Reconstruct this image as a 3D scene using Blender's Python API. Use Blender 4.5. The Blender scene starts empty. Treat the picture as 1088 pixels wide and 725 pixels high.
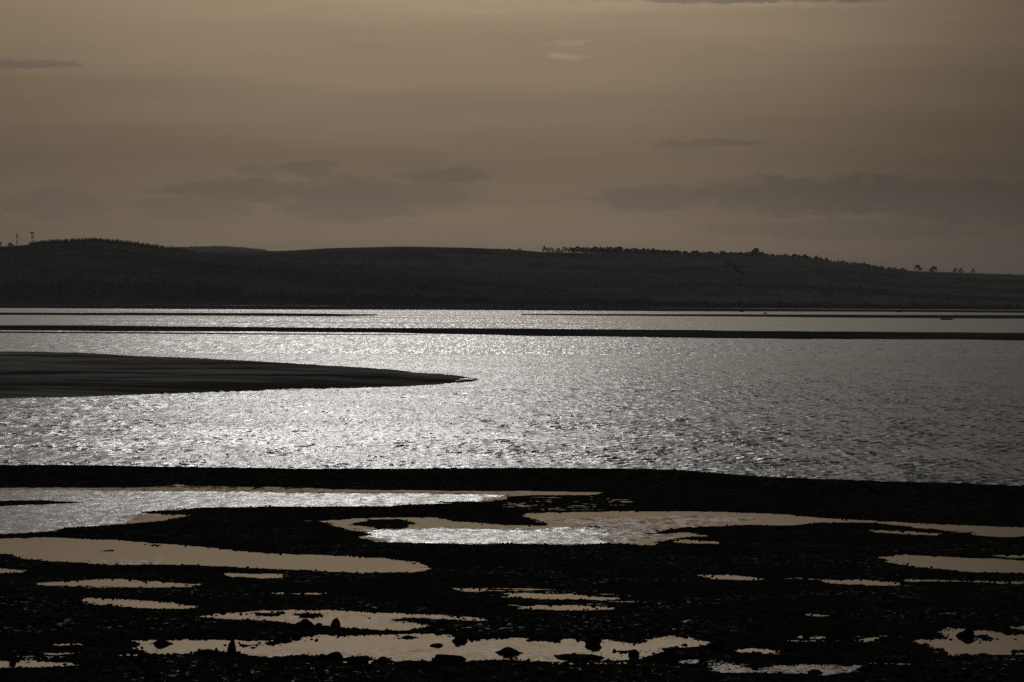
import bpy, bmesh, math, random
import numpy as np
from mathutils import Vector, Matrix

random.seed(7)
RNG = np.random.default_rng(11)
sc = bpy.context.scene
COL = sc.collection
R = math.radians

# ------------------------------------------------------------------ camera
W, Hh = 1088.0, 725.0
F = 3085.0                      # focal length, photo pixels
CAMZ = 8.0
HOR = 318.0                     # horizon row at the picture centre
ROLL = 0.006
pitch = math.atan((Hh / 2 - HOR) / F)
fw = np.array([0, math.cos(pitch), -math.sin(pitch)])
r0 = np.array([1.0, 0, 0]); u0 = np.cross(r0, fw)
rt = r0 * math.cos(ROLL) + u0 * math.sin(ROLL)
up = -r0 * math.sin(ROLL) + u0 * math.cos(ROLL)
cam = bpy.data.cameras.new('camera'); co = bpy.data.objects.new('camera', cam); COL.objects.link(co)
cam.sensor_width = 36; cam.lens = 36 * F / W; cam.clip_end = 60000; cam.clip_start = 0.5
co.matrix_world = Matrix(((rt[0], up[0], -fw[0], 0), (rt[1], up[1], -fw[1], 0), (rt[2], up[2], -fw[2], CAMZ), (0, 0, 0, 1)))
sc.camera = co


def ray(px, py):
    return fw * F + rt * (px - W / 2) - up * (py - Hh / 2)


def at(px, py, z=0.0):
    """point of the level z on the line of sight measured in the photo"""
    d = ray(px, py); t = (z - CAMZ) / d[2]
    return d * t + np.array([0, 0, CAMZ])


def at_dist(px, py, dist):
    d = ray(px, py); t = dist / d[1]
    return d * t + np.array([0, 0, CAMZ])


# ------------------------------------------------------------------ helpers
def tag(o, label=None, cat=None, group=None, kind=None):
    if label: o['label'] = label
    if cat: o['category'] = cat
    if group: o['group'] = group
    if kind: o['kind'] = kind
    return o


def empty(name, loc, rz=0):
    o = bpy.data.objects.new(name, None); COL.objects.link(o)
    o.location = loc; o.rotation_euler = (0, 0, rz); return o


def link(name, me, mat=None, parent=None, loc=None):
    o = bpy.data.objects.new(name, me); COL.objects.link(o)
    if mat and not me.materials: me.materials.append(mat)
    if parent: o.parent = parent
    if loc is not None: o.location = loc
    return o


def grid_mesh(name, X, Y, Z, smooth=True, attrs=None):
    n, m = X.shape
    co_ = np.stack([X, Y, Z], -1).reshape(-1, 3).astype(np.float32)
    i = np.arange(n * m).reshape(n, m)
    q = np.stack([i[:-1, :-1], i[:-1, 1:], i[1:, 1:], i[1:, :-1]], -1).reshape(-1, 4)
    me = bpy.data.meshes.new(name)
    me.vertices.add(n * m); me.vertices.foreach_set('co', co_.ravel())
    me.loops.add(q.size); me.loops.foreach_set('vertex_index', q.ravel().astype(np.int32))
    me.polygons.add(len(q)); me.polygons.foreach_set('loop_start', (np.arange(len(q)) * 4).astype(np.int32))
    me.polygons.foreach_set('loop_total', np.full(len(q), 4, np.int32))
    me.update(calc_edges=True)
    me.polygons.foreach_set('use_smooth', np.full(len(q), smooth, bool))
    for k, v in (attrs or {}).items():
        a = me.attributes.new(k, 'FLOAT', 'POINT'); a.data.foreach_set('value', v.ravel().astype(np.float32))
    return me


def raw_mesh(name, V, Fc, smooth=False):
    me = bpy.data.meshes.new(name); me.from_pydata([tuple(v) for v in V], [], Fc); me.update()
    if smooth: me.polygons.foreach_set('use_smooth', np.full(len(me.polygons), True, bool))
    return me


def _hash(ix, iy, seed):
    h = (ix.astype(np.int64) * 374761393 + iy.astype(np.int64) * 668265263 + seed * 2147483647) & 0xffffffff
    h = ((h ^ (h >> 13)) * 1274126177) & 0xffffffff
    h = h ^ (h >> 16)
    return (h & 0xffff) / 65535.0


def vnoise(x, y, seed=0):
    ix = np.floor(x); iy = np.floor(y); fx = x - ix; fy = y - iy
    fx = fx * fx * (3 - 2 * fx); fy = fy * fy * (3 - 2 * fy)
    a = _hash(ix, iy, seed); b = _hash(ix + 1, iy, seed); c = _hash(ix, iy + 1, seed); d = _hash(ix + 1, iy + 1, seed)
    return (a * (1 - fx) + b * fx) * (1 - fy) + (c * (1 - fx) + d * fx) * fy


def fbm(x, y, scale, octv=4, seed=0, gain=0.55):
    """-1..1"""
    s = 0; a = 1; t = 0; f = 1.0 / scale
    for k in range(octv):
        s = s + a * (vnoise(x * f + 17.3 * k, y * f - 9.1 * k, seed + k) * 2 - 1); t += a; a *= gain; f *= 2.03
    return s / t


def sstep(a, b, x):
    t = np.clip((x - a) / (b - a), 0, 1); return t * t * (3 - 2 * t)


def signed_dist(X, Y, poly, reach=3.0):
    """metres to the outline of poly (ground coords), negative inside; +reach beyond"""
    P = np.array(poly); out = np.full(X.shape, reach)
    bb = (X > P[:, 0].min() - reach) & (X < P[:, 0].max() + reach) & (Y > P[:, 1].min() - reach) & (Y < P[:, 1].max() + reach)
    x = X[bb]; y = Y[bb]
    if x.size == 0: return out
    d2 = np.full(x.shape, reach * reach); ins = np.zeros(x.shape, bool)
    for k in range(len(P)):
        ax, ay = P[k - 1]; bx, by = P[k]; ex, ey = bx - ax, by - ay
        L = ex * ex + ey * ey + 1e-12
        t = np.clip(((x - ax) * ex + (y - ay) * ey) / L, 0, 1)
        d2 = np.minimum(d2, (x - ax - t * ex) ** 2 + (y - ay - t * ey) ** 2)
        c = ((ay > y) != (by > y)) & (x < ex * (y - ay) / (ey if abs(ey) > 1e-12 else 1e-12) + ax)
        ins ^= c
    d = np.sqrt(d2); d[ins] *= -1
    out[bb] = d; return out


def gpoly(pts, z=0.0):
    return [tuple(at(x, y, z)[:2]) for x, y in pts]


def fan(y0, y1, nrow, ncol, half=0.235, outer=(0.30, 0.42, 0.62, 0.95, 1.5)):
    inv = np.linspace(1 / y0, 1 / y1, nrow); yy = 1 / inv
    tc = np.linspace(-half, half, ncol)
    t = np.concatenate([-np.array(outer)[::-1], tc, np.array(outer)])
    Y = np.repeat(yy[:, None], len(t), 1); X = Y * t[None, :]
    return X, Y


# ------------------------------------------------------------------ materials
class NT:
    def __init__(s, tree): s.t = tree
    def n(s, typ, **kw):
        nd = s.t.nodes.new(typ)
        for k, v in kw.items(): setattr(nd, k, v)
        return nd
    def set(s, inp, v):
        if isinstance(v, bpy.types.NodeSocket): s.t.links.new(v, inp)
        elif v is not None: inp.default_value = v
    def m(s, op, a, b=None, c=None, clamp=False):
        nd = s.n('ShaderNodeMath', operation=op, use_clamp=clamp)
        s.set(nd.inputs[0], a); s.set(nd.inputs[1], b); s.set(nd.inputs[2], c); return nd.outputs[0]
    def vm(s, op, a, b=None, scale=None):
        nd = s.n('ShaderNodeVectorMath', operation=op)
        s.set(nd.inputs[0], a); s.set(nd.inputs[1], b)
        if scale is not None: s.set(nd.inputs['Scale'], scale)
        return nd.outputs[0]
    def noise(s, vec, scale, detail=2, rough=0.5, out=0, dim='3D'):
        nd = s.n('ShaderNodeTexNoise', noise_dimensions=dim)
        s.set(nd.inputs['Vector'], vec); nd.inputs['Scale'].default_value = scale
        nd.inputs['Detail'].default_value = detail; nd.inputs['Roughness'].default_value = rough
        return nd.outputs[out]
    def mapr(s, v, a, b, c=0.0, d=1.0, smooth=False):
        nd = s.n('ShaderNodeMapRange', clamp=True, interpolation_type='SMOOTHSTEP' if smooth else 'LINEAR')
        s.set(nd.inputs[0], v); nd.inputs[1].default_value = a; nd.inputs[2].default_value = b
        nd.inputs[3].default_value = c; nd.inputs[4].default_value = d; return nd.outputs[0]
    def mix(s, f, a, b, blend='MIX'):
        nd = s.n('ShaderNodeMix', data_type='RGBA', blend_type=blend)
        s.set(nd.inputs[0], f); s.set(nd.inputs[6], a); s.set(nd.inputs[7], b); return nd.outputs[2]
    def comb(s, x, y, z):
        nd = s.n('ShaderNodeCombineXYZ'); s.set(nd.inputs[0], x); s.set(nd.inputs[1], y); s.set(nd.inputs[2], z); return nd.outputs[0]


def new_mat(name):
    m = bpy.data.materials.new(name); m.use_nodes = True
    nt = NT(m.node_tree); b = m.node_tree.nodes['Principled BSDF']
    return m, nt, b


def rgb(r, g, b): return (r, g, b, 1)


def rough_mat(name, c1, c2, scale, rough=0.9, spec=0.1, bump=0.0, bscale=None, stretch=(1, 1, 1), lo=.35, hi=.65):
    m, nt, b = new_mat(name)
    pos = nt.n('ShaderNodeNewGeometry').outputs['Position']
    v = nt.vm('MULTIPLY', pos, stretch)
    n = nt.noise(v, scale, 5, 0.6)
    nt.set(b.inputs['Base Color'], nt.mix(nt.mapr(n, lo, hi), rgb(*c1), rgb(*c2)))
    b.inputs['Roughness'].default_value = rough
    b.inputs['Specular IOR Level'].default_value = spec
    if bump:
        bn = nt.n('ShaderNodeBump'); bn.inputs['Strength'].default_value = 1; bn.inputs['Distance'].default_value = bump
        nt.set(bn.inputs['Height'], nt.noise(pos, bscale, 4, .6)); nt.set(b.inputs['Normal'], bn.outputs[0])
    return m


M_WEED = rough_mat('weed_covered_mud', (.010, .0098, .009), (.034, .032, .028), 1.3, .95, .0)
M_ROCK = rough_mat('wet_dark_rock', (.012, .012, .011), (.035, .033, .03), 6, .8, .0, .01, 14)
M_FIELD = rough_mat('hill_fields', (.055, .062, .045), (.13, .125, .10), .006, 1, 0, stretch=(.6, 1.6, 1))
def field_mat(name, dark, light, cell):
    m, nt, b = new_mat(name)
    pos = nt.n('ShaderNodeNewGeometry').outputs['Position']
    wob = nt.noise(pos, .004, 3, .5, out=1)
    p2 = nt.vm('ADD', nt.vm('MULTIPLY', pos, (1 / cell, 1.9 / cell, 0)), nt.vm('MULTIPLY', wob, (.6, .6, 0)))
    vo = nt.n('ShaderNodeTexVoronoi', voronoi_dimensions='2D'); vo.inputs['Scale'].default_value = 1; vo.inputs['Randomness'].default_value = .8
    nt.set(vo.inputs['Vector'], p2)
    g = nt.n('ShaderNodeRGBToBW'); nt.set(g.inputs[0], vo.outputs['Color'])
    fine = nt.noise(nt.vm('MULTIPLY', pos, (1, .3, 1)), .03, 5, .6)
    f = nt.m('ADD', nt.m('MULTIPLY', g.outputs[0], .75), nt.m('MULTIPLY', nt.m('SUBTRACT', fine, .5), 1.2))
    nt.set(b.inputs['Base Color'], nt.mix(nt.mapr(f, .1, .65), rgb(*dark), rgb(*light)))
    b.inputs['Roughness'].default_value = 1; b.inputs['Specular IOR Level'].default_value = 0
    return m


M_FIELD_L = field_mat('left_hill_fields', (.020, .026, .014), (.085, .085, .055), 190)
M_FIELD_M = field_mat('middle_hill_fields', (.035, .042, .030), (.14, .135, .11), 230)
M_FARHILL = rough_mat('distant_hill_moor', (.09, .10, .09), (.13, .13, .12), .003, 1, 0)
M_CONIFER = rough_mat('conifer_needles', (.012, .020, .010), (.025, .035, .018), .4, 1, 0)
M_TWIG = rough_mat('bare_twigs', (.03, .024, .018), (.05, .04, .03), .5, 1, 0)
M_BARK = rough_mat('bark', (.03, .025, .02), (.06, .05, .04), .8, 1, 0)
M_HEDGE = rough_mat('hedge_leaves', (.014, .018, .010), (.03, .032, .02), .3, 1, 0)
M_FARMUD = rough_mat('far_mud', (.04, .038, .034), (.11, .10, .09), .02, .95, .0)
M_WALL = rough_mat('limewashed_wall', (.42, .41, .38), (.55, .54, .50), .6, .9, .1)
M_SLATE = rough_mat('slate_roof', (.06, .065, .07), (.11, .11, .12), 1.2, .6, .3)
M_STEEL = rough_mat('galvanised_steel', (.10, .10, .10), (.18, .18, .18), 2, .6, .3)
M_DARKGLASS = rough_mat('window_glass', (.01, .01, .012), (.02, .02, .025), 1, .1, .5)
M_WOOD = rough_mat('weathered_pole', (.05, .04, .03), (.09, .075, .06), 1, .9, .1)
M_SEABED = rough_mat('seabed_mud', (.012, .012, .010), (.02, .019, .016), .02, 1, 0)

nt = NT(M_WEED.node_tree); b = M_WEED.node_tree.nodes['Principled BSDF']
pos = nt.n('ShaderNodeNewGeometry').outputs['Position']
gl = nt.m('MULTIPLY', nt.mapr(nt.noise(nt.vm('MULTIPLY', pos, (1, .6, 1)), 5.0, 4, .65), .59, .72), nt.mapr(nt.noise(pos, .22, 3), .46, .62))
py_ = nt.n('ShaderNodeSeparateXYZ'); nt.set(py_.inputs[0], pos)
gl = nt.m('MULTIPLY', gl, nt.mapr(py_.outputs[1], 70, 100, 1, .12))
nt.set(b.inputs['Roughness'], nt.mapr(gl, 0, 1, .95, .42)); nt.set(b.inputs['Specular IOR Level'], nt.mapr(gl, 0, 1, .0, .4))

# sand of the spit: streaky, dark grey, faintly rippled
M_SAND, nt, b = new_mat('wet_sand')
pos = nt.n('ShaderNodeNewGeometry').outputs['Position']
st = nt.noise(nt.vm('MULTIPLY', pos, (.022, .07, 1)), 1.0, 5, .62)
fine = nt.noise(nt.vm('MULTIPLY', pos, (.06, .35, 1)), 1.0, 4, .6)
f = nt.m('ADD', nt.m('MULTIPLY', st, .75), nt.m('MULTIPLY', fine, .25))
nt.set(b.inputs['Base Color'], nt.mix(nt.mapr(f, .42, .58), rgb(.09, .086, .08), rgb(.42, .40, .36)))
b.inputs['Roughness'].default_value = .85; b.inputs['Specular IOR Level'].default_value = 0


def water_mat(name, slopes, rough, attr=None, base=(.012, .014, .016), streak=None, calm=0.004, bend=0.0):
    """slopes: list of (scale_x, scale_y, slope amplitude). Normal is tilted by wave slopes."""
    m, nt, b = new_mat(name)
    g = nt.n('ShaderNodeNewGeometry'); pos = g.outputs['Position']; nor = g.outputs['Normal']
    tot = None
    for k, (sx, sy, amp) in enumerate(slopes):
        v = nt.vm('MULTIPLY', pos, (sx, sy, 1))
        v = nt.vm('ADD', v, (13.7 * k, 5.1 * k, 3.3 * k))
        c = nt.noise(v, 1.0, 1.5, .5, out=1)
        c = nt.vm('SUBTRACT', c, (.5, .5, .5))
        c = nt.vm('MULTIPLY', c, (amp * 2 * .40, amp * 2, 0))
        tot = c if tot is None else nt.vm('ADD', tot, c)
    rsock = rough
    if streak:
        sv = nt.noise(nt.vm('MULTIPLY', pos, streak[:3]), 1.0, 3, .55)
        tot = nt.vm('SCALE', tot, scale=nt.mapr(sv, .35, .65, streak[3], streak[4]))
    if attr:
        a = nt.n('ShaderNodeAttribute', attribute_name=attr).outputs['Fac']
        tot = nt.vm('SCALE', tot, scale=nt.m('ADD', a, calm))
        rsock = nt.mapr(a, 0, 1, .03, rough)
    nrm = nt.vm('NORMALIZE', nt.vm('ADD', nor, tot))
    nt.set(b.inputs['Normal'], nrm)
    b.inputs['Base Color'].default_value = rgb(*base)
    nt.set(b.inputs['Roughness'], rsock)
    b.inputs['IOR'].default_value = 1.333
    return m


M_SEA = water_mat('sea_water', [(9, 9, .55), (3.5, .5, .50), (22, 22, .55), (2.2, .10, .35)], .20,
                  streak=(.03, .05, 1, .75, 1.2))
M_POOL = water_mat('pool_water', [(7, 6, .45), (2.5, .8, .30), (18, 14, .5)], .22, attr='ruffle', calm=.006)

# ------------------------------------------------------------------ pools (outlines measured in the photo, laid out on the ground)
POOLS = [
 # upper lagoon behind the shingle bar
 [(-260,519),(0,518.5),(165,518),(185,515.5),(300,518),(360,520),(430,521),(492,522),(560,522),(641,523),(632,525.8),(560,526.2),(544,527.5),(538,531),(500,533.8),(476,535.2),(436,535.7),(413,538),(360,538),(298,538.6),(212,539.3),(185,542),(149,543.6),(155,546),(199,547.5),(165,554.5),(109,558.5),(66,560.5),(50,564.5),(0,567.8),(-260,572)],
 # centre pool with its long right arm
 [(337,554),(383,550.8),(426,550),(462,550.5),(476,554),(545,558),(588,559.3),(572,554.5),(555,548),(565,545.6),(625,544.4),(728,543.4),(800,545),(840,547),(873,550.5),(907,552.3),(926,553),(1003,557.6),(1075,560),(1300,564),(1300,576),(1088,569.8),(1059,570.6),(1029,569),(1036,565.8),(1009,564.8),(926,555.5),(873,555.2),(837,558.5),(794,557.4),(761,559.2),(720,560.8),(707,563),(683,567.6),(728,566),(749,570),(720,571),(701,574.6),(691,579),(658,577),(641,577),(601,579),(545,577.6),(509,579),(476,578),(403,575.6),(386,571),(393,568),(370,562.5),(356,558)],
 [(715,572.8),(766,575.2),(761,577.9),(722,577)],
 [(926,563.3),(1000,566.8),(995,569.5),(930,566.3)],
 # long left pool
 [(-260,571),(0,572.7),(43,571),(116,573.7),(155,576.7),(205,581),(245,585.3),(288,588.3),(360,590.5),(400,593),(430,595.5),(452,600),(459,604.5),(443,608),(386,609.3),(360,608),(291,604.6),(205,600.5),(109,600),(30,595),(10,589),(-260,584)],
 [(-100,602),(0,603.5),(27,606),(20,609),(-100,611)],
 [(36,619.7),(80,617.5),(116,615.4),(159,618),(209,620.8),(205,624),(165,623.4),(50,622.6)],
 [(238,609.6),(298,610.6),(291,613.4),(251,612.6)],
 [(81,639),(93,635),(120,636.5),(152,638),(212,644.4),(198,647.4),(132,644.6),(89,641.8)],
 [(284,629.4),(344,630.4),(341,632.5),(285,631.5)],
 # lower left-centre pool
 [(208,655),(231,652.5),(271,649),(320,648.3),(360,648.8),(413,650.5),(476,654),(512,658),(486,660.6),(416,658.2),(456,665.2),(426,670),(400,669.5),(365,667.5),(318,664),(284,659.6),(231,658)],
 # lowest long pool
 [(136,689),(145,681),(191,679.3),(218,679),(268,680.5),(314,678.6),(329,675),(345,673),(362,675.5),(400,674.5),(437,673),(479,675),(486,680.5),(503,681),(520,678),(551,678),(584,681),(600,679),(616,679.5),(628,683),(637,678.6),(653,681),(673,683.5),(688,680.4),(701,676),(718,674.6),(729,677),(743,681),(757,684),(754,688.5),(729,690.5),(703,693),(681,700.6),(644,701.8),(600,703.6),(565,702.5),(543,700),(520,700.8),(480,702.3),(437,702.6),(400,703.5),(396,700),(380,696),(365,699),(336,698),(321,695.5),(303,697.5),(290,699.5),(273,698.5),(261,695),(228,692),(204,696),(184,695.4),(165,695)],
 # right pools
 [(935,593),(960,589.3),(1026,592.6),(1088,596),(1300,600),(1300,616),(1088,610),(1026,607.5),(976,602.5),(946,597.7)],
 [(1055,590),(1300,593),(1300,596),(1068,592.6)],
 [(748,611.6),(774,610.6),(808,615),(801,617),(761,615)],
 [(873,616.5),(926,616.7),(960,620.8),(940,622.6),(887,620)],
 [(966,615.9),(1088,618.4),(1200,620),(1200,622),(1088,620.2),(1050,619.2),(966,617.7)],
 [(534,630.6),(545,629.4),(608,632.1),(668,637),(641,638.4),(558,635.8)],
 [(546,644),(608,643.6),(658,645.3),(651,648),(591,648.4),(558,647)],
 [(485,625.3),(516,626),(514,628.6),(492,627.8)],
 [(972,679.7),(996,679),(1009,678.4),(1003,672),(1012,667.6),(1030,668.6),(1065,673),(1088,674.4),(1250,676),(1250,697),(1088,695.8),(1054,696),(1012,696),(996,691.6),(980,685)],
 [(1062,665.5),(1180,664),(1180,670),(1088,669.4)],
 [(846,675.5),(876,676.8),(872,679.6),(850,679)],
 [(910,679.6),(936,675.8),(938,678.6),(915,682)],
 [(782,689.6),(800,689),(822,691.7),(808,694.4),(788,693)],
 [(855,652.5),(888,652.7),(886,655.2),(862,654.8)],
 [(754,706),(776,704.8),(805,709.5),(853,707.3),(922,707.2),(900,714),(879,717),(840,716),(800,715),(765,714.3)],
 [(724,701),(741,701),(739,704.3),(724,704.3)],
 [(-100,701),(0,702.5),(38,703.4),(81,704.3),(87,707),(55,709.2),(11,709.4),(-100,711)],
 [(60,684.3),(94,684.3),(92,686.6),(62,686.4)],
 [(48,694.4),(78,693.3),(72,696.4),(52,696.4)],
]
ISLES = [
 [(-260,532.5),(0,532.4),(43,531.5),(88,534.2),(43,536.2),(0,538.2),(-260,541)],
 [(370,557.8),(385,554),(400,551.8),(426,551.8),(443,555.5),(433,562),(403,562.3),(385,559.5)],
 [(618,559.4),(634,558.9),(650,560.5),(634,561.5)],
 [(460,534.2),(490,532.4),(520,533.6),(500,536.6)],
 [(683,567),(720,563.5),(728,566.3),(700,568.8)],
 [(110,585.4),(118,584.4),(122,586),(113,586.6)],
 [(160,579),(172,578.8),(172,580.4),(162,580.2)],
 [(316,653.5),(330,650.5),(345,653),(340,656),(320,656.5)],
 [(268,652),(296,651.5),(300,655),(275,655)],
 [(405,658.8),(440,656.2),(480,658.5),(520,659),(520,663),(480,664),(440,661)],
 [(262,686.4),(300,683.5),(318,676),(322,679.4),(300,681.6),(270,684)],
 [(426,676.5),(440,675.4),(441,678.6),(428,679)],
 [(1035,675.4),(1060,677),(1068,680),(1045,680.5)],
 [(1075,691.5),(1090,691),(1090,694),(1076,694)],
 [(600,696.4),(644,696),(646,700),(600,700.4)],
 [(652,691.6),(668,692),(666,696),(654,695.6)],
 [(700,689),(760,684.6),(760,692),(705,692)],
]
WET = [   # broken, half flooded ground: (outline, how flooded)
 ([(540,528),(640,526),(690,530),(676,544),(560,546),(520,538)], .97),
 ([(1003,560),(1088,563),(1088,570),(1000,566)], .8),
 ([(590,588),(640,588),(640,599),(590,597)], .8),
 ([(770,521),(930,528),(930,534),(770,528)], .8),
 ([(300,552),(345,550),(345,572),(290,570)], .82),
 ([(365,582),(485,584),(480,591),(365,587)], .85),
 ([(205,648),(360,645),(360,660),(210,662)], .85),
 ([(590,668),(640,664),(760,680),(780,692),(700,690),(600,682)], .8),
 ([(110,676),(215,674),(215,702),(110,700)], .82),
 ([(0,690),(100,690),(100,716),(0,716)], .78),
 ([(200,690),(1088,698),(1088,718),(200,718)], .86),
 ([(800,672),(985,672),(985,706),(800,706)], .82),
 ([(740,608),(860,612),(860,622),(740,620)], .75),
 ([(820,612),(1088,614),(1088,624),(820,624)], .78),
 ([(60,606),(310,606),(310,626),(60,626)], .74),
 ([(480,622),(690,628),(690,650),(480,648)], .76),
 ([(830,645),(1000,645),(1000,672),(830,670)], .72),
]
RUF = [   # where the wind gets at the pools: (outline, strength, soft edge m)
 ([(-260,520.5),(0,520.5),(170,521.5),(300,523.5),(480,525.5),(530,526),(500,534),(360,539),(200,541),(140,548),(130,556),(60,566),(-260,574)], 1.0, 1.2),
 ([(396,564),(470,562.5),(560,563.5),(620,562),(650,566),(640,578),(400,577)], 1.0, 1.1),
 ([(380,562),(520,562),(610,559.5),(700,560),(705,572),(640,579),(400,577)], .42, 1.4),
 ([(590,552),(640,549.5),(740,548.5),(800,551),(740,559),(650,561),(600,557)], .3, 1.2),
 ([(90,596),(170,594.5),(180,600),(110,599)], .25, .5),
 ([(724,700),(930,700),(930,720),(724,720)], .45, .6),
]

# ------------------------------------------------------------------ near shore terrain
BOUND = 123.4
X, Y = fan(55.0, 140.0, 620, 1500)
S = np.full(X.shape, 3.0)
for p in POOLS: S = np.minimum(S, signed_dist(X, Y, gpoly(p)))
for p in ISLES:
    S = np.maximum(S, -signed_dist(X, Y, gpoly(p)))
edge = [(-330,496),(0,498),(100,498),(200,500),(330,502),(440,502),(544,501.2),(600,501.2),(690,502),(750,503.5),(800,507.5),(860,512),(960,516),(1088,520),(1420,529)]
seap = gpoly(edge) ; seap = [(-400, seap[0][1]*1.0)] + seap + [(400, seap[-1][1] - 20), (400, 400), (-400, 400)]
dsea = signed_dist(X, Y, seap, 12.0)
wet = np.zeros(X.shape)
for p, w in WET: wet = np.maximum(wet, w * sstep(.4, -.5, signed_dist(X, Y, gpoly(p))))
wide = fbm(X, Y, 6.0, 3, 3)
wet = np.clip(wet + .25 * sstep(.1, .6, wide), 0, .98)
Sn = S - .05 + .26 * fbm(X, Y, 2.2, 4, 20) + .34 * fbm(X, Y, .5, 5, 30, .66) * sstep(2.2, .3, np.abs(S))
lumps = fbm(X, Y, .55, 5, 40, .62); rocky = fbm(X, Y, .16, 3, 50, .6)
near = sstep(85, 60, Y)
hout = .012 + .055 * sstep(0, 1.8, Sn) + .035 * sstep(.05, .9, Sn) * (lumps + .35 * rocky) \
     + .05 * sstep(.8, 3, Sn) * np.clip(wide, -.5, 1) + near * .045 * sstep(.1, .8, Sn) * np.clip(fbm(X, Y, .8, 4, 60) , 0, 1)
hwet = .0065 + .030 * fbm(X * .32, Y * 1.3, .45, 5, 70, .68)
hout = hout * (1 - wet) + hwet * wet * np.where(Sn > .02, 1, 0) + 0
hin = np.maximum(.25 * Sn, -.10)
hgt = np.where(Sn > 0, np.maximum(hout, -.02), hin)
bar = .30 * sstep(.0, 4.0, dsea) * sstep(9.5, 5.5, dsea) * sstep(0, 1.6, Sn)
ds = dsea + .5 * fbm(X, Y, 1.6, 4, 80)
hgt = np.where(ds < .1, np.minimum(hgt, ds * .25 - .03), hgt + bar * (1 + .25 * lumps))
hgt = np.where(Y > BOUND, np.where(dsea < 5, np.where(ds < .1, np.minimum(ds * .25, -.02), .03 + bar + .05 * sstep(.1, .6, ds) + .05 * sstep(.1,.8,ds) * (lumps+.5*rocky)), hgt), hgt)
shore = link('mudflat', grid_mesh('mudflat', X, Y, hgt, True), M_WEED)
tag(shore, 'black weed covered mudflat with tidal pools in the foreground', kind='structure')


def ground_h(x, y):
    row = int(np.argmin(np.abs(Y[:, 0] - y))); c = int(np.argmin(np.abs(X[row] - x))); return float(hgt[row, c])


# ground between the mudflat and the camera, seabed out to the horizon
gx, gy = np.meshgrid(np.linspace(-90, 90, 91), np.linspace(-60, 55.6, 60))
gz = .05 + .06 * fbm(gx, gy, 3, 4, 90) - .10 * sstep(54, 55.6, gy)
tag(link('beach', grid_mesh('beach', gx, gy, gz), M_WEED), kind='structure')
gx, gy = np.meshgrid(np.linspace(-22000, 22000, 23), np.linspace(-8000, 30000, 23))
tag(link('seabed', grid_mesh('seabed', gx, gy, gx * 0 - 1.5), M_SEABED), kind='structure')

# pool water, level with the sea
PX, PY = fan(50.0, BOUND, 330, 700)
ruf = np.zeros(PX.shape)
wob = .5 * fbm(PX, PY * .6, 2.2, 4, 100)
for p, s, e in RUF: ruf = np.maximum(ruf, s * sstep(e * .6, -e * .6, signed_dist(PX, PY, gpoly(p)) + wob * e))
ruf = np.maximum(ruf, .07 * sstep(.0, .5, fbm(PX * .25, PY * .7, 2.5, 4, 115)))
ruf = np.clip(ruf * (1 + .25 * fbm(PX, PY * .5, 3.0, 3, 110)), 0, 1.2)
tag(link('pool_water', grid_mesh('pool_water', PX, PY, PX * 0, True, {'ruffle': ruf}), M_POOL), 'calm tidal pools with wind ruffled patches', kind='structure')

# ------------------------------------------------------------------ sea with modelled waves
SX, SY = fan(BOUND, 420.0, 1400, 1500)
SZ = np.zeros(SX.shape)
dyl = SY * SY / (CAMZ * F) * .1           # row spacing
inner = np.abs(SX / SY) < .25
for k in range(60):
    lam = .28 * (7.0 ** (RNG.random() ** 1.2))            # .3 - 2.9 m
    th = R(90 + 24) + RNG.normal() * .5
    kx, ky = math.cos(th) * 2 * math.pi / lam, math.sin(th) * 2 * math.pi / lam
    st = .036
    amp = st * lam / (2 * math.pi)
    fade = np.clip(lam / (2.2 * dyl) - .6, 0, 1)
    ph = kx * SX + ky * SY + RNG.random() * 6.28
    sn = np.sin(ph)
    SZ += amp * fade * (sn + .25 * sn * sn * 1.0)
grp = .65 + .8 * np.clip(fbm(SX, SY * .5, 3, 4, 120) + .1, -.4, 1)
SZ = SZ * grp * inner * sstep(BOUND, BOUND + 6, SY)
sea = link('sea_water', grid_mesh('sea_water', SX, SY, SZ, True), M_SEA)
tag(sea, 'glittering wind rippled estuary water', kind='structure')
M_SEAF = water_mat('far_sea_water', [(2.4, .07, .6), (5, .2, .55), (.8, .05, .12)], .22, streak=(.006, .02, 1, .75, 1.15))
FX, FY = fan(420.0, 760.0, 40, 120)
tag(link('far_water', grid_mesh('far_water', FX, FY, FX * 0, True), M_SEAF), 'far estuary channel below the hills', kind='structure')
M_FLATS = water_mat('shallow_water', [(2.0, .05, .40), (5, .2, .40)], .17, streak=(.0015, .012, 1, .30, 1.25))
FX, FY = fan(760.0, 3300.0, 60, 120)
tag(link('far_water', grid_mesh('far_water', FX, FY, FX * 0, True), M_FLATS), 'shallow water over the far flats', kind='structure')


# ------------------------------------------------------------------ banks
def bank(name, pts, top, rise, mat, nr=90, nc=700, rag=.3, relief=.05, seed=0, rscale=4.0, label=None):
    P = np.array(gpoly(pts))
    y0, y1 = P[:, 1].min() - rise, P[:, 1].max() + rise
    inv = np.linspace(1 / y0, 1 / y1, nr); yy = 1 / inv
    t = np.linspace((P[:, 0] / P[:, 1]).min() - .002, (P[:, 0] / P[:, 1]).max() + .002, nc)
    bY = np.repeat(yy[:, None], nc, 1); bX = bY * t[None]
    s = -signed_dist(bX, bY, [tuple(p) for p in P], rise * 3)
    s = s + rag * (fbm(bX, bY, rscale * 1.5, 4, seed) + .6)
    z = np.where(s > 0, top * (.25 * np.clip(s, 0, 1) + .75 * sstep(0, rise, s)) * (1 + relief * fbm(bX * .4, bY, rscale, 5, seed + 5) * 2), np.maximum(s * .1, -.4))
    o = link(name, grid_mesh(name, bX, bY, z, True), mat); tag(o, label, kind='structure'); return o


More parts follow.
